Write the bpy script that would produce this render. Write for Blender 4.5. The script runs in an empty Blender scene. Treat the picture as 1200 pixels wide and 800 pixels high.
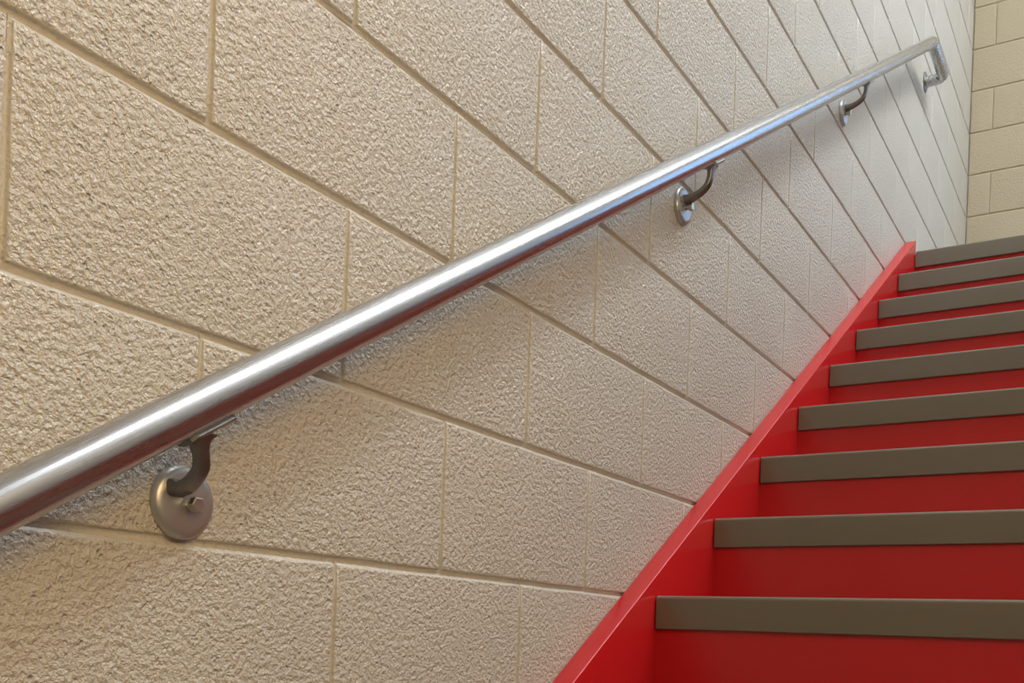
import bpy, bmesh, math, random
from mathutils import Vector, Matrix, Euler

random.seed(7)
C = bpy.context.scene.collection
scene = bpy.context.scene

# ------------------------------------------------------------------ measures (metres)
COURSE = 0.2032              # concrete block course
HALF = 0.2032                # half a block length
RUN, RISE = 0.27633, 0.17234
NOSE_Y, NOSE_Z = 1.0105, -0.4044   # front top edge of the lowest tread in the photo
STRINGER_T = 0.0393
STRINGER_H = 0.0348
SLOPE = RISE / RUN
STAIR_W = 2.30               # right-hand wall
N_DOWN, N_UP = 8, 8          # treads below / above that one
FAR_Y = 4.63
BACK_Y = -2.9
CEIL_Z = 3.86
LANDING_Z = NOSE_Z + N_UP * RISE
FLOOR_Z = NOSE_Z - (N_DOWN + 1) * RISE

# ------------------------------------------------------------------ helpers
def link_mesh(name, bm, mat, parent=None, smooth=None):
    me = bpy.data.meshes.new(name)
    bm.normal_update()
    bm.to_mesh(me)
    bm.free()
    if mat:
        me.materials.append(mat)
    if smooth is not None:
        for p in me.polygons:
            p.use_smooth = True
        me.set_sharp_from_angle(angle=math.radians(smooth))
    o = bpy.data.objects.new(name, me)
    C.objects.link(o)
    if parent is not None:
        o.parent = parent
    return o

def thing(name, label, cat, loc=(0, 0, 0), group=None):
    o = bpy.data.objects.new(name, None)
    o.empty_display_size = 0.1
    C.objects.link(o)
    o.location = loc
    o['label'] = label
    o['category'] = cat
    if group:
        o['group'] = group
    return o

def add_box(bm, x0, x1, y0, y1, z0, z1, bevel=0.0, seg=2):
    vs = [bm.verts.new((x, y, z)) for x in (x0, x1) for y in (y0, y1) for z in (z0, z1)]
    fs = [(0, 1, 3, 2), (4, 6, 7, 5), (0, 4, 5, 1), (2, 3, 7, 6), (0, 2, 6, 4), (1, 5, 7, 3)]
    faces = [bm.faces.new([vs[i] for i in f]) for f in fs]
    if bevel > 0:
        es = list({e for f in faces for e in f.edges})
        bmesh.ops.bevel(bm, geom=es, offset=bevel, segments=seg, profile=0.5, affect='EDGES')
    return bm

def add_prism_x(bm, prof, x0, x1):
    """closed profile of (y, z) points, counter-clockwise seen from +X, run along X"""
    a = [bm.verts.new((x0, y, z)) for y, z in prof]
    b = [bm.verts.new((x1, y, z)) for y, z in prof]
    n = len(prof)
    for i in range(n):
        j = (i + 1) % n
        bm.faces.new((a[i], a[j], b[j], b[i]))
    bm.faces.new(a[::-1])
    bm.faces.new(b)
    bmesh.ops.recalc_face_normals(bm, faces=bm.faces)

def add_lathe_x(bm, prof, n=48, cy=0.0, cz=0.0):
    """profile of (x, r) swept around an axis parallel to X"""
    rings = []
    for x, r in prof:
        if r < 1e-6:
            rings.append([bm.verts.new((x, cy, cz))])
        else:
            rings.append([bm.verts.new((x, cy + r * math.cos(2 * math.pi * k / n), cz + r * math.sin(2 * math.pi * k / n))) for k in range(n)])
    for a, b in zip(rings, rings[1:]):
        for k in range(n):
            l = (k + 1) % n
            if len(a) == 1 and len(b) == 1:
                continue
            if len(a) == 1:
                bm.faces.new((a[0], b[k], b[l]))
            elif len(b) == 1:
                bm.faces.new((a[k], a[l], b[0]))
            else:
                bm.faces.new((a[k], a[l], b[l], b[k]))
    bmesh.ops.recalc_face_normals(bm, faces=bm.faces)

def bend_path(pts, radii, steps=10):
    """polyline with each inner corner rounded to its radius"""
    out = [Vector(pts[0])]
    for i in range(1, len(pts) - 1):
        p, a, b = Vector(pts[i]), Vector(pts[i - 1]), Vector(pts[i + 1])
        u, v = (a - p).normalized(), (b - p).normalized()
        ang = u.angle(v)
        t = radii[i - 1] / math.tan(ang / 2)
        s, e = p + u * t, p + v * t
        cdir = (u + v).normalized()
        c = p + cdir * (radii[i - 1] / math.sin(ang / 2))
        r0, r1 = (s - c), (e - c)
        tot = r0.angle(r1)
        ax = r0.cross(r1).normalized()
        for k in range(steps + 1):
            out.append(c + Matrix.Rotation(tot * k / steps, 3, ax) @ r0)
    out.append(Vector(pts[-1]))
    return out

def add_tube(bm, path, r, n=40, cap=True):
    up = Vector((1, 0, 0))
    rings = []
    prev = None
    for i, p in enumerate(path):
        if i == 0:
            t = path[1] - path[0]
        elif i == len(path) - 1:
            t = path[-1] - path[-2]
        else:
            t = (path[i + 1] - p).normalized() + (p - path[i - 1]).normalized()
        t.normalize()
        if prev is None:
            nx = up if abs(up.dot(t)) < 0.9 else Vector((0, 0, 1))
            nx = (nx - t * nx.dot(t)).normalized()
        else:
            nx = (prev - t * prev.dot(t)).normalized()
        prev = nx
        ny = t.cross(nx)
        rings.append([bm.verts.new(p + r * (math.cos(2 * math.pi * k / n) * nx + math.sin(2 * math.pi * k / n) * ny)) for k in range(n)])
    for a, b in zip(rings, rings[1:]):
        for k in range(n):
            l = (k + 1) % n
            bm.faces.new((a[k], a[l], b[l], b[k]))
    if cap:
        bm.faces.new(rings[0][::-1])
        bm.faces.new(rings[-1])
    bmesh.ops.recalc_face_normals(bm, faces=bm.faces)

# ------------------------------------------------------------------ materials
def new_mat(name):
    m = bpy.data.materials.new(name)
    m.use_nodes = True
    nt = m.node_tree
    nt.nodes.clear()
    out = nt.nodes.new('ShaderNodeOutputMaterial')
    b = nt.nodes.new('ShaderNodeBsdfPrincipled')
    nt.links.new(b.outputs[0], out.inputs[0])
    return m, nt, b

def node(nt, kind, **kw):
    n = nt.nodes.new(kind)
    for k, v in kw.items():
        if k in n.inputs:
            n.inputs[k].default_value = v
        else:
            setattr(n, k, v)
    return n

def mix_colour(nt, fac, a, b):
    m = nt.nodes.new('ShaderNodeMix')
    m.data_type = 'RGBA'
    nt.links.new(fac, m.inputs[0])
    m.inputs[6].default_value = (*a, 1)
    m.inputs[7].default_value = (*b, 1)
    return m.outputs[2]

def math_node(nt, op, a, b):
    m = nt.nodes.new('ShaderNodeMath')
    m.operation = op
    for i, v in enumerate((a, b)):
        if isinstance(v, (int, float)):
            m.inputs[i].default_value = v
        else:
            nt.links.new(v, m.inputs[i])
    return m.outputs[0]

def block_paint(name, base, alt, lumps=1.0, rough=0.26):
    """thick cream paint over porous concrete block"""
    m, nt, b = new_mat(name)
    tc = node(nt, 'ShaderNodeTexCoord')
    big = node(nt, 'ShaderNodeTexNoise', Scale=2.3, Detail=3.0)
    lump = node(nt, 'ShaderNodeTexNoise', Scale=150.0, Detail=2.5, Roughness=0.55)
    fine = node(nt, 'ShaderNodeTexNoise', Scale=420.0, Detail=2.0)
    pit = node(nt, 'ShaderNodeTexVoronoi', Scale=115.0)
    mask = node(nt, 'ShaderNodeTexNoise', Scale=26.0, Detail=2.0)
    for t in (big, lump, fine, pit, mask):
        nt.links.new(tc.outputs['Object'], t.inputs['Vector'])
    nt.links.new(mix_colour(nt, big.outputs['Fac'], base, alt), b.inputs['Base Color'])
    b.inputs['Roughness'].default_value = rough
    b.inputs['Specular IOR Level'].default_value = 0.5
    # pits: small voronoi cores, present only where the mask is high
    core = node(nt, 'ShaderNodeMapRange')
    core.inputs['From Min'].default_value = 0.10
    core.inputs['From Max'].default_value = 0.26
    nt.links.new(pit.outputs['Distance'], core.inputs['Value'])
    gate = node(nt, 'ShaderNodeMapRange')
    gate.inputs['From Min'].default_value = 0.47
    gate.inputs['From Max'].default_value = 0.56
    gate.inputs['To Min'].default_value = 1.0
    gate.inputs['To Max'].default_value = 0.0
    nt.links.new(mask.outputs['Fac'], gate.inputs['Value'])
    pits = math_node(nt, 'MAXIMUM', core.outputs[0], gate.outputs[0])
    h = math_node(nt, 'MULTIPLY', lump.outputs['Fac'], 1.0)
    h = math_node(nt, 'ADD', h, math_node(nt, 'MULTIPLY', fine.outputs['Fac'], 0.18))
    h = math_node(nt, 'ADD', h, math_node(nt, 'MULTIPLY', pits, 0.30))
    at = node(nt, 'ShaderNodeAttribute')                 # mortar joints are tooled smoother than the block faces
    at.attribute_name = 'joint'
    h = math_node(nt, 'MULTIPLY', h, math_node(nt, 'SUBTRACT', 1.0, math_node(nt, 'MULTIPLY', at.outputs['Fac'], 0.65)))
    h = math_node(nt, 'ADD', h, math_node(nt, 'MULTIPLY', at.outputs['Fac'], 0.62))
    bump = node(nt, 'ShaderNodeBump', Strength=1.0, Distance=0.0060 * lumps)
    nt.links.new(h, bump.inputs['Height'])
    nt.links.new(bump.outputs[0], b.inputs['Normal'])
    return m

def red_paint(name, a, c, rough):
    m, nt, b = new_mat(name)
    tc = node(nt, 'ShaderNodeTexCoord')
    n1 = node(nt, 'ShaderNodeTexNoise', Scale=9.0, Detail=4.0)
    n2 = node(nt, 'ShaderNodeTexNoise', Scale=160.0, Detail=2.0)
    for t in (n1, n2):
        nt.links.new(tc.outputs['Object'], t.inputs['Vector'])
    nt.links.new(mix_colour(nt, n1.outputs['Fac'], a, c), b.inputs['Base Color'])
    rr = node(nt, 'ShaderNodeMapRange')
    rr.inputs['To Min'].default_value = rough - 0.01
    rr.inputs['To Max'].default_value = rough + 0.03
    nt.links.new(n1.outputs['Fac'], rr.inputs['Value'])
    nt.links.new(rr.outputs[0], b.inputs['Roughness'])
    b.inputs['Specular IOR Level'].default_value = 0.5
    bump = node(nt, 'ShaderNodeBump', Strength=0.04, Distance=0.0006)
    nt.links.new(n2.outputs['Fac'], bump.inputs['Height'])
    nt.links.new(bump.outputs[0], b.inputs['Normal'])
    return m

def rubber(name, a, c):
    m, nt, b = new_mat(name)
    tc = node(nt, 'ShaderNodeTexCoord')
    mp = node(nt, 'ShaderNodeMapping')
    mp.inputs['Scale'].default_value = (0.12, 1, 1)
    nt.links.new(tc.outputs['Object'], mp.inputs['Vector'])
    n1 = node(nt, 'ShaderNodeTexNoise', Scale=70.0, Detail=4.0)
    nt.links.new(mp.outputs[0], n1.inputs['Vector'])
    nt.links.new(mix_colour(nt, n1.outputs['Fac'], a, c), b.inputs['Base Color'])
    b.inputs['Roughness'].default_value = 0.30
    b.inputs['Specular IOR Level'].default_value = 0.75
    bump = node(nt, 'ShaderNodeBump', Strength=0.2, Distance=0.0008)
    nt.links.new(n1.outputs['Fac'], bump.inputs['Height'])
    nt.links.new(bump.outputs[0], b.inputs['Normal'])
    return m

def metal(name, col, rough, grain=0.0, axis_scale=(1, 1, 1), scale=300.0):
    m, nt, b = new_mat(name)
    b.inputs['Base Color'].default_value = (*col, 1)
    b.inputs['Metallic'].default_value = 1.0
    tc = node(nt, 'ShaderNodeTexCoord')
    mp = node(nt, 'ShaderNodeMapping')
    mp.vector_type = 'TEXTURE'
    mp.inputs['Scale'].default_value = axis_scale
    mp.inputs['Rotation'].default_value = (math.atan(0.615776) if axis_scale != (1, 1, 1) else 0, 0, 0)
    nt.links.new(tc.outputs['Object'], mp.inputs['Vector'])
    n1 = node(nt, 'ShaderNodeTexNoise', Scale=scale, Detail=3.0)
    nt.links.new(mp.outputs[0], n1.inputs['Vector'])
    rr = node(nt, 'ShaderNodeMapRange')
    rr.inputs['To Min'].default_value = rough - 0.02
    rr.inputs['To Max'].default_value = rough + 0.03
    nt.links.new(n1.outputs['Fac'], rr.inputs['Value'])
    nt.links.new(rr.outputs[0], b.inputs['Roughness'])
    if grain:
        bump = node(nt, 'ShaderNodeBump', Strength=grain, Distance=0.0004)
        nt.links.new(n1.outputs['Fac'], bump.inputs['Height'])
        nt.links.new(bump.outputs[0], b.inputs['Normal'])
    return m

def plain(name, col, rough):
    m, nt, b = new_mat(name)
    tc = node(nt, 'ShaderNodeTexCoord')
    n1 = node(nt, 'ShaderNodeTexNoise', Scale=14.0, Detail=3.0)
    nt.links.new(tc.outputs['Object'], n1.inputs['Vector'])
    nt.links.new(mix_colour(nt, n1.outputs['Fac'], col, tuple(v * 0.94 for v in col)), b.inputs['Base Color'])
    b.inputs['Roughness'].default_value = rough
    return m

M_wall = block_paint('cream block paint', (0.590, 0.572, 0.524), (0.560, 0.540, 0.490))
M_far = block_paint('tan block paint', (0.455, 0.390, 0.270), (0.435, 0.370, 0.255), lumps=0.4, rough=0.6)
M_red = red_paint('red stair paint', (0.550, 0.011, 0.015), (0.510, 0.009, 0.012), 0.25)
M_rubber = rubber('grey brown rubber', (0.158, 0.138, 0.102), (0.138, 0.119, 0.088))
M_pipe = metal('brushed pipe', (0.51, 0.515, 0.53), 0.265, 0.0, (1, 60, 1), 260.0)
M_cast = metal('cast bracket metal', (0.50, 0.51, 0.51), 0.36, 0.2, (1, 1, 1), 180.0)
M_cast.node_tree.nodes['Principled BSDF'].inputs['Metallic'].default_value = 0.75
M_arm = metal('dark cast arm', (0.24, 0.235, 0.22), 0.38, 0.2, (1, 1, 1), 180.0)
M_bolt = metal('zinc bolt', (0.62, 0.60, 0.54), 0.33, 0.1, (1, 1, 1), 400.0)
M_ceil = plain('white ceiling paint', (0.78, 0.76, 0.71), 0.8)
M_floor = plain('grey landing floor', (0.30, 0.27, 0.22), 0.5)
M_frame = plain('dark window frame', (0.10, 0.10, 0.10), 0.4)

# ------------------------------------------------------------------ block walls
# cross-section of a mortar joint, struck so that its lower lip slopes outwards:
# distance from the joint's centre line and depth, for the block above / beside the joint and for the block below it
JOINT = [(0.0, 0.0052), (0.0018, 0.0051), (0.0030, 0.0044), (0.0037, 0.0028), (0.0044, 0.0010), (0.0054, 0.0002), (0.0074, 0.0)]
LOWER = [(0.0, 0.0052), (0.0016, 0.0049), (0.0030, 0.0038), (0.0050, 0.0017), (0.0061, 0.0006), (0.0072, 0.0001), (0.0090, 0.0)]
SIDE = 0.8                   # upright joints are narrower

def block_wall(name, mat, length0, length1, z0, z1, to_world, shift=0.0, jitter=0.0, hole=None, vscale=0.85):
    """one wall of running-bond blocks; to_world(s, z, depth) -> point.
    s runs along the wall; courses start at multiples of COURSE in z"""
    bm = bmesh.new()
    lay = bm.verts.layers.float.new('joint')
    m0, m1 = math.floor(z0 / COURSE), math.ceil(z1 / COURSE)
    for m in range(m0, m1):
        off = (0.0 if m % 2 == 0 else HALF) + shift
        k = math.floor((length0 - off) / (2 * HALF))
        while off + k * 2 * HALF < length1:
            a, b = max(off + k * 2 * HALF, length0), min(off + (k + 1) * 2 * HALF, length1)
            lo, hi = max(m * COURSE, z0), min((m + 1) * COURSE, z1)
            k += 1
            if b - a < 0.02 or hi - lo < 0.02:
                if b - a < 1e-4 or hi - lo < 1e-4:
                    continue
            if hole and hole[0] < (a + b) / 2 < hole[1] and hole[2] < (lo + hi) / 2 < hole[3]:
                continue
            ns = 9 if jitter else 1
            nz = 5 if jitter else 1
            wob = [random.gauss(0, 1) for _ in range(2 * (ns + nz))]
            small = min(b - a, hi - lo) < 0.03
            rings = []
            for q, (d, dep) in enumerate([JOINT[0], JOINT[-1]] if small else JOINT):
                e = min(d, (b - a) * 0.4, (hi - lo) * 0.4)
                et, dt = (e, dep) if small else LOWER[q]
                ex = e * SIDE
                pts = []
                for i in range(ns):
                    pts.append((a + ex + (b - a - 2 * ex) * i / ns, lo + e, 0, 1))
                for i in range(nz):
                    pts.append((b - ex, lo + e + (hi - lo - e - et) * i / nz, -1, 0))
                for i in range(ns):
                    pts.append((b - ex - (b - a - 2 * ex) * i / ns, hi - et, 0, -1))
                for i in range(nz):
                    pts.append((a + ex, hi - et - (hi - lo - e - et) * i / nz, 1, 0))
                ring = []
                for (s, z, ds, dz), w in zip(pts, wob):
                    j = jitter * w * (d / JOINT[-1][0])
                    dd = dep * vscale if dz == 0 else (dt if dz < 0 else dep)
                    v = bm.verts.new(to_world(s + ds * j, z + dz * j, dd))
                    v[lay] = 0.0 if d > 0.007 else (1.0 if q < 5 else 0.5)
                    ring.append(v)
                rings.append(ring)
            n = len(rings[0])
            for r0, r1 in zip(rings, rings[1:]):
                for i in range(n):
                    l = (i + 1) % n
                    bm.faces.new((r0[i], r0[l], r1[l], r1[i]))
            bm.faces.new(rings[-1])
    bmesh.ops.recalc_face_normals(bm, faces=bm.faces)
    o = link_mesh(name, bm, mat, smooth=50)
    return o

def flip_towards(o, d):
    me = o.data
    s = sum(p.normal.dot(Vector(d)) * p.area for p in me.polygons)
    if s < 0:
        me.flip_normals()

def add_backing(o, x0, x1, y0, y1, z0, z1):
    """solid core behind the block faces, same mesh as the wall"""
    bm = bmesh.new()
    bm.from_mesh(o.data)
    add_box(bm, x0, x1, y0, y1, z0, z1)
    bm.to_mesh(o.data)
    bm.free()

WT = 0.19
BZ = FLOOR_Z - 0.10
wl = block_wall('wall_left', M_wall, BACK_Y, FAR_Y, BZ, CEIL_Z, lambda s, z, d: (-d, s, z), 0.0, 0.0006)
flip_towards(wl, (1, 0, 0))
add_backing(wl, -WT, -0.006, BACK_Y - WT, FAR_Y + WT, BZ, CEIL_Z)
wl['kind'] = 'structure'

# far wall with a window beside the landing, right of the photo's frame
WIN = (0.9128, 2.1320, 6 * COURSE, 14 * COURSE)     # x0, x1, z0, z1
wf = block_wall('wall_far', M_far, 0.0, STAIR_W, BZ, CEIL_Z, lambda s, z, d: (s, FAR_Y + d, z), 0.10, 0.0005, hole=WIN)
flip_towards(wf, (0, -1, 0))
for x0, x1, z0, z1 in ((0, WIN[0], BZ, CEIL_Z), (WIN[1], STAIR_W, BZ, CEIL_Z), (WIN[0], WIN[1], BZ, WIN[2]), (WIN[0], WIN[1], WIN[3], CEIL_Z)):
    add_backing(wf, x0, x1, FAR_Y + 0.006, FAR_Y + WT, z0, z1)
wf['kind'] = 'structure'

wr = block_wall('wall_right', M_wall, BACK_Y, FAR_Y, BZ, CEIL_Z, lambda s, z, d: (STAIR_W + d, s, z), 0.0, 0.0)
flip_towards(wr, (-1, 0, 0))
add_backing(wr, STAIR_W + 0.006, STAIR_W + WT, BACK_Y - WT, FAR_Y + WT, BZ, CEIL_Z)
wr['kind'] = 'structure'

wb = block_wall('wall_back', M_wall, 0.0, STAIR_W, BZ, CEIL_Z, lambda s, z, d: (s, BACK_Y - d, z), 0.0, 0.0)
flip_towards(wb, (0, 1, 0))
add_backing(wb, 0, STAIR_W, BACK_Y - WT, BACK_Y - 0.006, BZ, CEIL_Z)
wb['kind'] = 'structure'

bm = bmesh.new()
add_box(bm, -WT, STAIR_W + WT, BACK_Y - WT, FAR_Y + WT, CEIL_Z, CEIL_Z + 0.15)
ce = link_mesh('ceiling', bm, M_ceil)
ce['kind'] = 'structure'

bm = bmesh.new()                                     # lower landing and the upper one
add_box(bm, 0, STAIR_W, BACK_Y, NOSE_Y - N_DOWN * RUN, FLOOR_Z - 0.1, FLOOR_Z)
add_box(bm, 0.0, STAIR_W, NOSE_Y + N_UP * RUN + 0.05, FAR_Y, LANDING_Z - 0.18, LANDING_Z)
fl = link_mesh('floor', bm, M_floor)
fl['kind'] = 'structure'

bm = bmesh.new()
for x0, x1, z0, z1 in ((WIN[0], WIN[1], WIN[2], WIN[2] + 0.05), (WIN[0], WIN[1], WIN[3] - 0.05, WIN[3]),
                       (WIN[0], WIN[0] + 0.05, WIN[2], WIN[3]), (WIN[1] - 0.05, WIN[1], WIN[2], WIN[3]),
                       ((WIN[0] + WIN[1]) / 2 - 0.025, (WIN[0] + WIN[1]) / 2 + 0.025, WIN[2], WIN[3])):
    add_box(bm, x0, x1, FAR_Y + 0.07, FAR_Y + 0.12, z0, z1)
wn = link_mesh('window_1', bm, M_frame)
wn['kind'] = 'structure'
mg, ntg, bg = new_mat('window glass')
bg.inputs['Roughness'].default_value = 0.0
bg.inputs['Transmission Weight'].default_value = 1.0
bg.inputs['IOR'].default_value = 1.0
bm = bmesh.new()
add_box(bm, WIN[0] + 0.05, WIN[1] - 0.05, FAR_Y + 0.094, FAR_Y + 0.098, WIN[2] + 0.05, WIN[3] - 0.05)
wg = link_mesh('pane', bm, mg, wn)

# ------------------------------------------------------------------ staircase
stair = thing('staircase', 'red painted staircase with grey-brown nosings rising along the block wall', 'staircase', (0, 0, 0))

def step_nose(i):
    return NOSE_Y + i * RUN, NOSE_Z + i * RISE

NOSE_H, NOSE_T = 0.0600, 0.0115
X0, X1 = STRINGER_T + 0.0025, STAIR_W - STRINGER_T - 0.0025

bm = bmesh.new()                                     # wall stringer
ya, yb = NOSE_Y - N_DOWN * RUN - 0.10, NOSE_Y + N_UP * RUN + 0.012
za = NOSE_Z + STRINGER_H + (ya - NOSE_Y) * SLOPE
zb = NOSE_Z + STRINGER_H + (yb - NOSE_Y) * SLOPE
def stringer(x0, x1):
    bm = bmesh.new()
    add_prism_x(bm, [(ya, max(FLOOR_Z, za - 0.36)), (ya + 0.35, max(FLOOR_Z, za - 0.36)), (yb, zb - 0.36), (yb, zb), (ya, za)], x0, x1)
    bmesh.ops.bevel(bm, geom=[e for e in bm.edges if abs(e.verts[0].co.x - e.verts[1].co.x) < 1e-6], offset=0.0035, segments=3, profile=0.5, affect='EDGES')
    o = link_mesh('stringer', bm, M_red, stair, smooth=40)
    return o
stringer(0.0004, STRINGER_T)
stringer(STAIR_W - STRINGER_T, STAIR_W - 0.0004)

def nose_profile():
    y, z, r = 0.0, 0.0, 0.0070
    p = []
    for k in range(9):                               # rounded front top arris
        a = math.radians(90 + 90 * k / 8)
        p.append((r + r * math.cos(a), -r + r * math.sin(a)))
    p += [(0.0004, -NOSE_H + 0.0015), (0.0018, -NOSE_H), (NOSE_T, -NOSE_H), (NOSE_T, 0.0)]
    return p[::-1]

bm = bmesh.new(); add_prism_x(bm, nose_profile(), X0, X1)
nose0 = link_mesh('nosing', bm, M_rubber, None, smooth=35)
bm = bmesh.new(); add_box(bm, X0, X1, NOSE_T, RUN + NOSE_T, -0.008, 0.0)
tread0 = link_mesh('tread', bm, M_rubber, None)
bm = bmesh.new(); add_box(bm, X0 - 0.0025, X1 + 0.0025, NOSE_T, NOSE_T + 0.018, -RISE, -0.008)
riser0 = link_mesh('riser', bm, M_red, None)
first = True
for i in range(-N_DOWN, N_UP + 1):
    y, z = step_nose(i)
    if first:
        t, n, r = tread0, nose0, riser0
        first = False
    else:
        t, n, r = tread0.copy(), nose0.copy(), riser0.copy()
        for o in (t, n, r):
            C.objects.link(o)
    if i == N_UP:                                    # landing edge: short tread strip
        bm = bmesh.new(); add_box(bm, X0, X1, NOSE_T, 0.05, -0.008, 0.0)
        me = bpy.data.meshes.new('tread'); bm.to_mesh(me); bm.free(); me.materials.append(M_rubber); t.data = me
    t.parent = stair; r.parent = stair; n.parent = t
    t.location = (0, y, z); r.location = (0, y, z); n.location = (0, 0, 0)
    n['label'] = 'grey-brown rubber nosing strip'
    r['label'] = 'red painted riser'

# ------------------------------------------------------------------ handrail
RAIL_R, RAIL_X, RAIL_Z0, RAIL_S = 0.0207, 0.0640, -0.25682, 0.615776
def rail_x(y):
    return 0.0530 + 0.0055 * max(y, -0.1)
def rail_z(y):
    return RAIL_Z0 + RAIL_S * y + 0.2555 * (rail_x(y) - RAIL_X)
rail = thing('handrail', 'round brushed metal handrail sloping up the block wall beside the stairs', 'handrail', (0, 0, 0))
YT, EXT = 3.225, 0.262
YB = -1.05
XB, XT = rail_x(YB), rail_x(YT)
pts = [(0.004, YB - 0.262, rail_z(YB)), (XB, YB - 0.262, rail_z(YB)), (XB, YB, rail_z(YB)),
       (XT, YT, rail_z(YT)), (XT, YT + EXT, rail_z(YT)), (0.004, YT + EXT, rail_z(YT))]
bm = bmesh.new()
add_tube(bm, bend_path(pts, (0.030, 0.02, 0.012, 0.034), 10), RAIL_R, 48)
link_mesh('rail_tube', bm, M_pipe, rail, smooth=60)
for y in (YT + EXT, YB - 0.262):
    bm = bmesh.new()
    add_lathe_x(bm, [(0.0005, 0.0), (0.0005, 0.036), (0.0035, 0.036), (0.006, 0.033), (0.007, 0.0)], 40, y, rail_z(YT) if y > 0 else rail_z(YB))
    link_mesh('wall_plate', bm, M_arm, rail, smooth=40)

def sweep_strap(path, widths, thick, n=16):
    """rounded-rectangle section swept in the X-Z plane; width lies along Y"""
    bm = bmesh.new()
    rings = []
    for i, (x, z) in enumerate(path):
        a = path[max(i - 1, 0)]
        b = path[min(i + 1, len(path) - 1)]
        t = Vector((b[0] - a[0], 0, b[1] - a[1])).normalized()
        nrm = Vector((-t.z, 0, t.x))
        w, h = widths[i] / 2, thick[i] / 2
        ring = []
        for k in range(n):
            an = 2 * math.pi * (k + 0.5) / n
            ca, sa = math.cos(an), math.sin(an)
            e = 0.55
            px = math.copysign(abs(ca) ** e, ca) * w
            pz = math.copysign(abs(sa) ** e, sa) * h
            ring.append(bm.verts.new(Vector((x, px, z)) + nrm * pz))
        rings.append(ring)
    for a, b in zip(rings, rings[1:]):
        for k in range(n):
            l = (k + 1) % n
            bm.faces.new((a[k], a[l], b[l], b[k]))
    bm.faces.new(rings[0][::-1])
    bm.faces.new(rings[-1])
    bmesh.ops.recalc_face_normals(bm, faces=bm.faces)
    return bm

def smooth_path(ctrl, per=6):
    """Catmull-Rom through tuples of any length"""
    out = []
    n = len(ctrl)
    for i in range(n - 1):
        p0, p1, p2, p3 = ctrl[max(i - 1, 0)], ctrl[i], ctrl[i + 1], ctrl[min(i + 2, n - 1)]
        for k in range(per):
            t = k / per
            out.append(tuple(0.5 * (2 * b + (c - a) * t + (2 * a - 5 * b + 4 * c - d) * t * t + (3 * b - a - 3 * c + d) * t ** 3)
                             for a, b, c, d in zip(p0, p1, p2, p3)))
    out.append(tuple(ctrl[-1]))
    return out

DROP = 0.0930                                       # rail centre above flange centre
FLR = 0.0355                                        # flange radius
def bracket_arm(x, lean, drop):
    """x: rail centre from the wall; lean: how far the arm's head sits down the rail from the flange"""
    f, rb = x / 0.064, drop - RAIL_R - 0.0015
    # x, z, width, thickness
    ctrl = [(0.0060, 0.0115, 0.024, 0.019), (0.0160, 0.0115, 0.022, 0.0145), (0.0300 * f, 0.20 * rb, 0.020, 0.0115), (0.0450 * f, 0.29 * rb, 0.018, 0.0105),
            (0.0570 * f, 0.43 * rb, 0.0170, 0.0105), (0.0625 * f, 0.61 * rb, 0.0170, 0.0105), (x, 0.79 * rb, 0.0195, 0.0115), (x, 0.92 * rb, 0.030, 0.0150), (x, rb, 0.044, 0.0180)]
    sp = smooth_path(ctrl)
    bm = sweep_strap([(a, b) for a, b, _, _ in sp], [c for _, _, c, _ in sp], [d for _, _, _, d in sp])
    for v in bm.verts:
        v.co.y += lean * (0.40 + 0.25 * min(1.0, v.co.x / x) + 0.35 * max(0.0, min(1.0, (v.co.z - 0.5 * rb) / (0.5 * rb))))
    return link_mesh('bracket', bm, M_arm, None, smooth=45)
bm = bmesh.new()
add_lathe_x(bm, [(0.0005, 0.0), (0.0005, FLR), (0.0045, FLR), (0.0070, FLR - 0.0012), (0.0090, FLR - 0.0045), (0.0098, FLR - 0.009),
                 (0.0100, 0.012), (0.0100, 0.0)], 56)
flange0 = link_mesh('flange', bm, M_cast, None, smooth=35)
bm = bmesh.new()                                    # bolt: washer, hex head
add_lathe_x(bm, [(0.0096, 0.0), (0.0096, 0.0050), (0.0170, 0.0050), (0.0170, 0.0)], 20, 0.003, -0.0030)
add_lathe_x(bm, [(0.0165, 0.0), (0.0165, 0.0080), (0.0228, 0.0080), (0.0238, 0.0068), (0.0238, 0.0)], 6, 0.003, -0.0030)
bolt0 = link_mesh('bolt', bm, M_bolt, None, smooth=25)
bm = bmesh.new()                                    # saddle hugging the underside of the rail
L, nA = 0.030, 14
ang = math.radians(40)
tilt = Matrix.Rotation(math.atan(RAIL_S), 4, 'X')
grid = []
for (rr, sgn) in ((RAIL_R + 0.0004, 1), (RAIL_R + 0.0050, -1)):
    g = []
    for yy in (-L, -L + 0.006, L - 0.006, L):
        am = ang * (0.72 if abs(yy) == L else 1.0)
        row = []
        for k in range(nA + 1):
            a = -am + 2 * am * k / nA
            row.append(bm.verts.new(tilt @ Vector((rr * math.sin(a), yy, -rr * math.cos(a))) ))
        g.append(row)
    grid.append(g)
for g in grid:
    for r0, r1 in zip(g, g[1:]):
        for k in range(nA):
            bm.faces.new((r0[k], r0[k + 1], r1[k + 1], r1[k]))
ga, gb = grid
for j in range(3):
    for k in (0, nA):
        bm.faces.new((ga[j][k], ga[j + 1][k], gb[j + 1][k], gb[j][k]))
for j in (0, 3):
    for k in range(nA):
        bm.faces.new((ga[j][k], ga[j][k + 1], gb[j][k + 1], gb[j][k]))
bmesh.ops.recalc_face_normals(bm, faces=bm.faces)
saddle0 = link_mesh('saddle', bm, M_arm, None, smooth=35)

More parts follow.
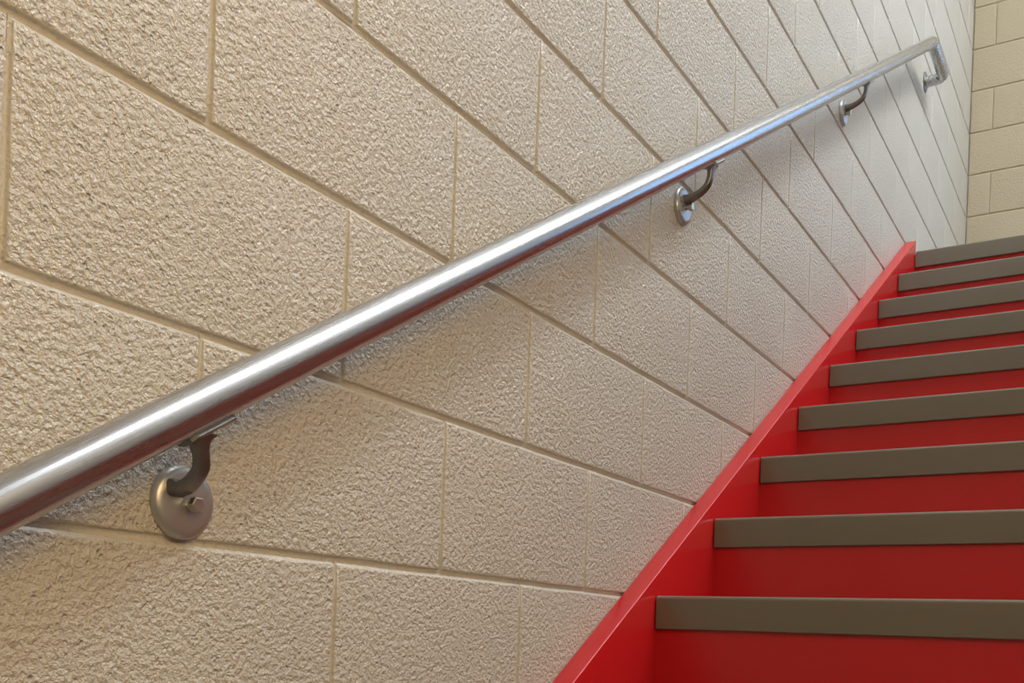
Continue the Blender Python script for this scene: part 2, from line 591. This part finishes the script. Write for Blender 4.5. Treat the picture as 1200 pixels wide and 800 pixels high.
for n_, (y, lean, drop) in enumerate(((-0.0195, -0.029, DROP - 0.013), (1.152, 0.0, DROP), (2.298, 0.0, DROP))):
    x = rail_x(y + lean)
    arm = bracket_arm(x, lean, drop)
    kids = (flange0, bolt0, saddle0)
    if n_:
        kids = tuple(o.copy() for o in kids)
        for o in kids:
            C.objects.link(o)
    arm.parent = rail
    arm.location = (0, y, rail_z(y + lean) - drop)
    arm['label'] = 'dark cast wall bracket'
    for o in kids:
        o.parent = arm
    kids[2].location = (x, lean, drop)
    kids[1]['label'] = 'pale hex head bolt'

# ------------------------------------------------------------------ light
w = bpy.data.worlds.new('sky')
scene.world = w
w.use_nodes = True
nt = w.node_tree
nt.nodes.clear()
o_ = nt.nodes.new('ShaderNodeOutputWorld')
bgk = nt.nodes.new('ShaderNodeBackground')
bgk.inputs['Color'].default_value = (0.36, 0.60, 1.0, 1)
bgk.inputs['Strength'].default_value = 3.5
nt.links.new(bgk.outputs[0], o_.inputs[0])

def area(name, loc, rot, sx, sy, power, col, portal=False):
    l = bpy.data.lights.new(name, 'AREA')
    l.shape = 'RECTANGLE'
    l.size, l.size_y = sx, sy
    l.energy = power
    l.color = col
    if portal:
        l.cycles.is_portal = True
    o = bpy.data.objects.new(name, l)
    C.objects.link(o)
    o.location = loc
    o.rotation_euler = rot
    return o
R = math.radians
area('window_portal', ((WIN[0] + WIN[1]) / 2, FAR_Y + 0.16, (WIN[2] + WIN[3]) / 2), (R(-90), 0, 0), WIN[1] - WIN[0], WIN[3] - WIN[2], 0, (1, 1, 1), True)
area('upper_ceiling_lamp', (1.85, 3.3, CEIL_Z - 0.10), (0, R(38), 0), 0.6, 2.2, 58, (0.92, 0.965, 1.0))
area('lower_ceiling_lamp', (1.60, 1.45, CEIL_Z - 0.20), (0, R(34), 0), 0.5, 2.0, 98, (0.94, 0.97, 1.0))
area('warm_fill', (STAIR_W - 0.30, -0.9, 0.5), (0, R(88), 0), 0.8, 1.6, 30, (1.0, 0.68, 0.33))  # added warm fill to lift the lower left wall and risers; no real fixture

# ------------------------------------------------------------------ camera
F, CX, CY = 1182.087, 606.435, 749.5455
yaw, pitch, roll = 0.55196336, -0.00488911903, 0.0365491297
cam = bpy.data.cameras.new('camera')
cam.sensor_width = 36.0
cam.sensor_fit = 'HORIZONTAL'
cam.lens = F * 36.0 / 1200.0
cam.shift_x = (600.0 - CX) / 1200.0
cam.shift_y = (CY - 400.0) / 1200.0
cam.clip_start = 0.02
co = bpy.data.objects.new('camera', cam)
C.objects.link(co)
cy, sy, cp, sp_, cr, sr = math.cos(yaw), math.sin(yaw), math.cos(pitch), math.sin(pitch), math.cos(roll), math.sin(roll)
fwd = Vector((-sy * cp, cy * cp, sp_))
right0 = Vector((cy, sy, 0))
up0 = right0.cross(fwd)
right = cr * right0 + sr * up0
up = -sr * right0 + cr * up0
m = Matrix((right, up, -fwd)).transposed().to_4x4()
m.translation = Vector((0.785981661, -0.67088081, -0.484607911))
co.matrix_world = m
scene.camera = co

vs = scene.view_settings
vs.view_transform = 'Standard'
vs.look = 'None'
vs.exposure = 0.0
vs.gamma = 1.0
vs.use_curve_mapping = False
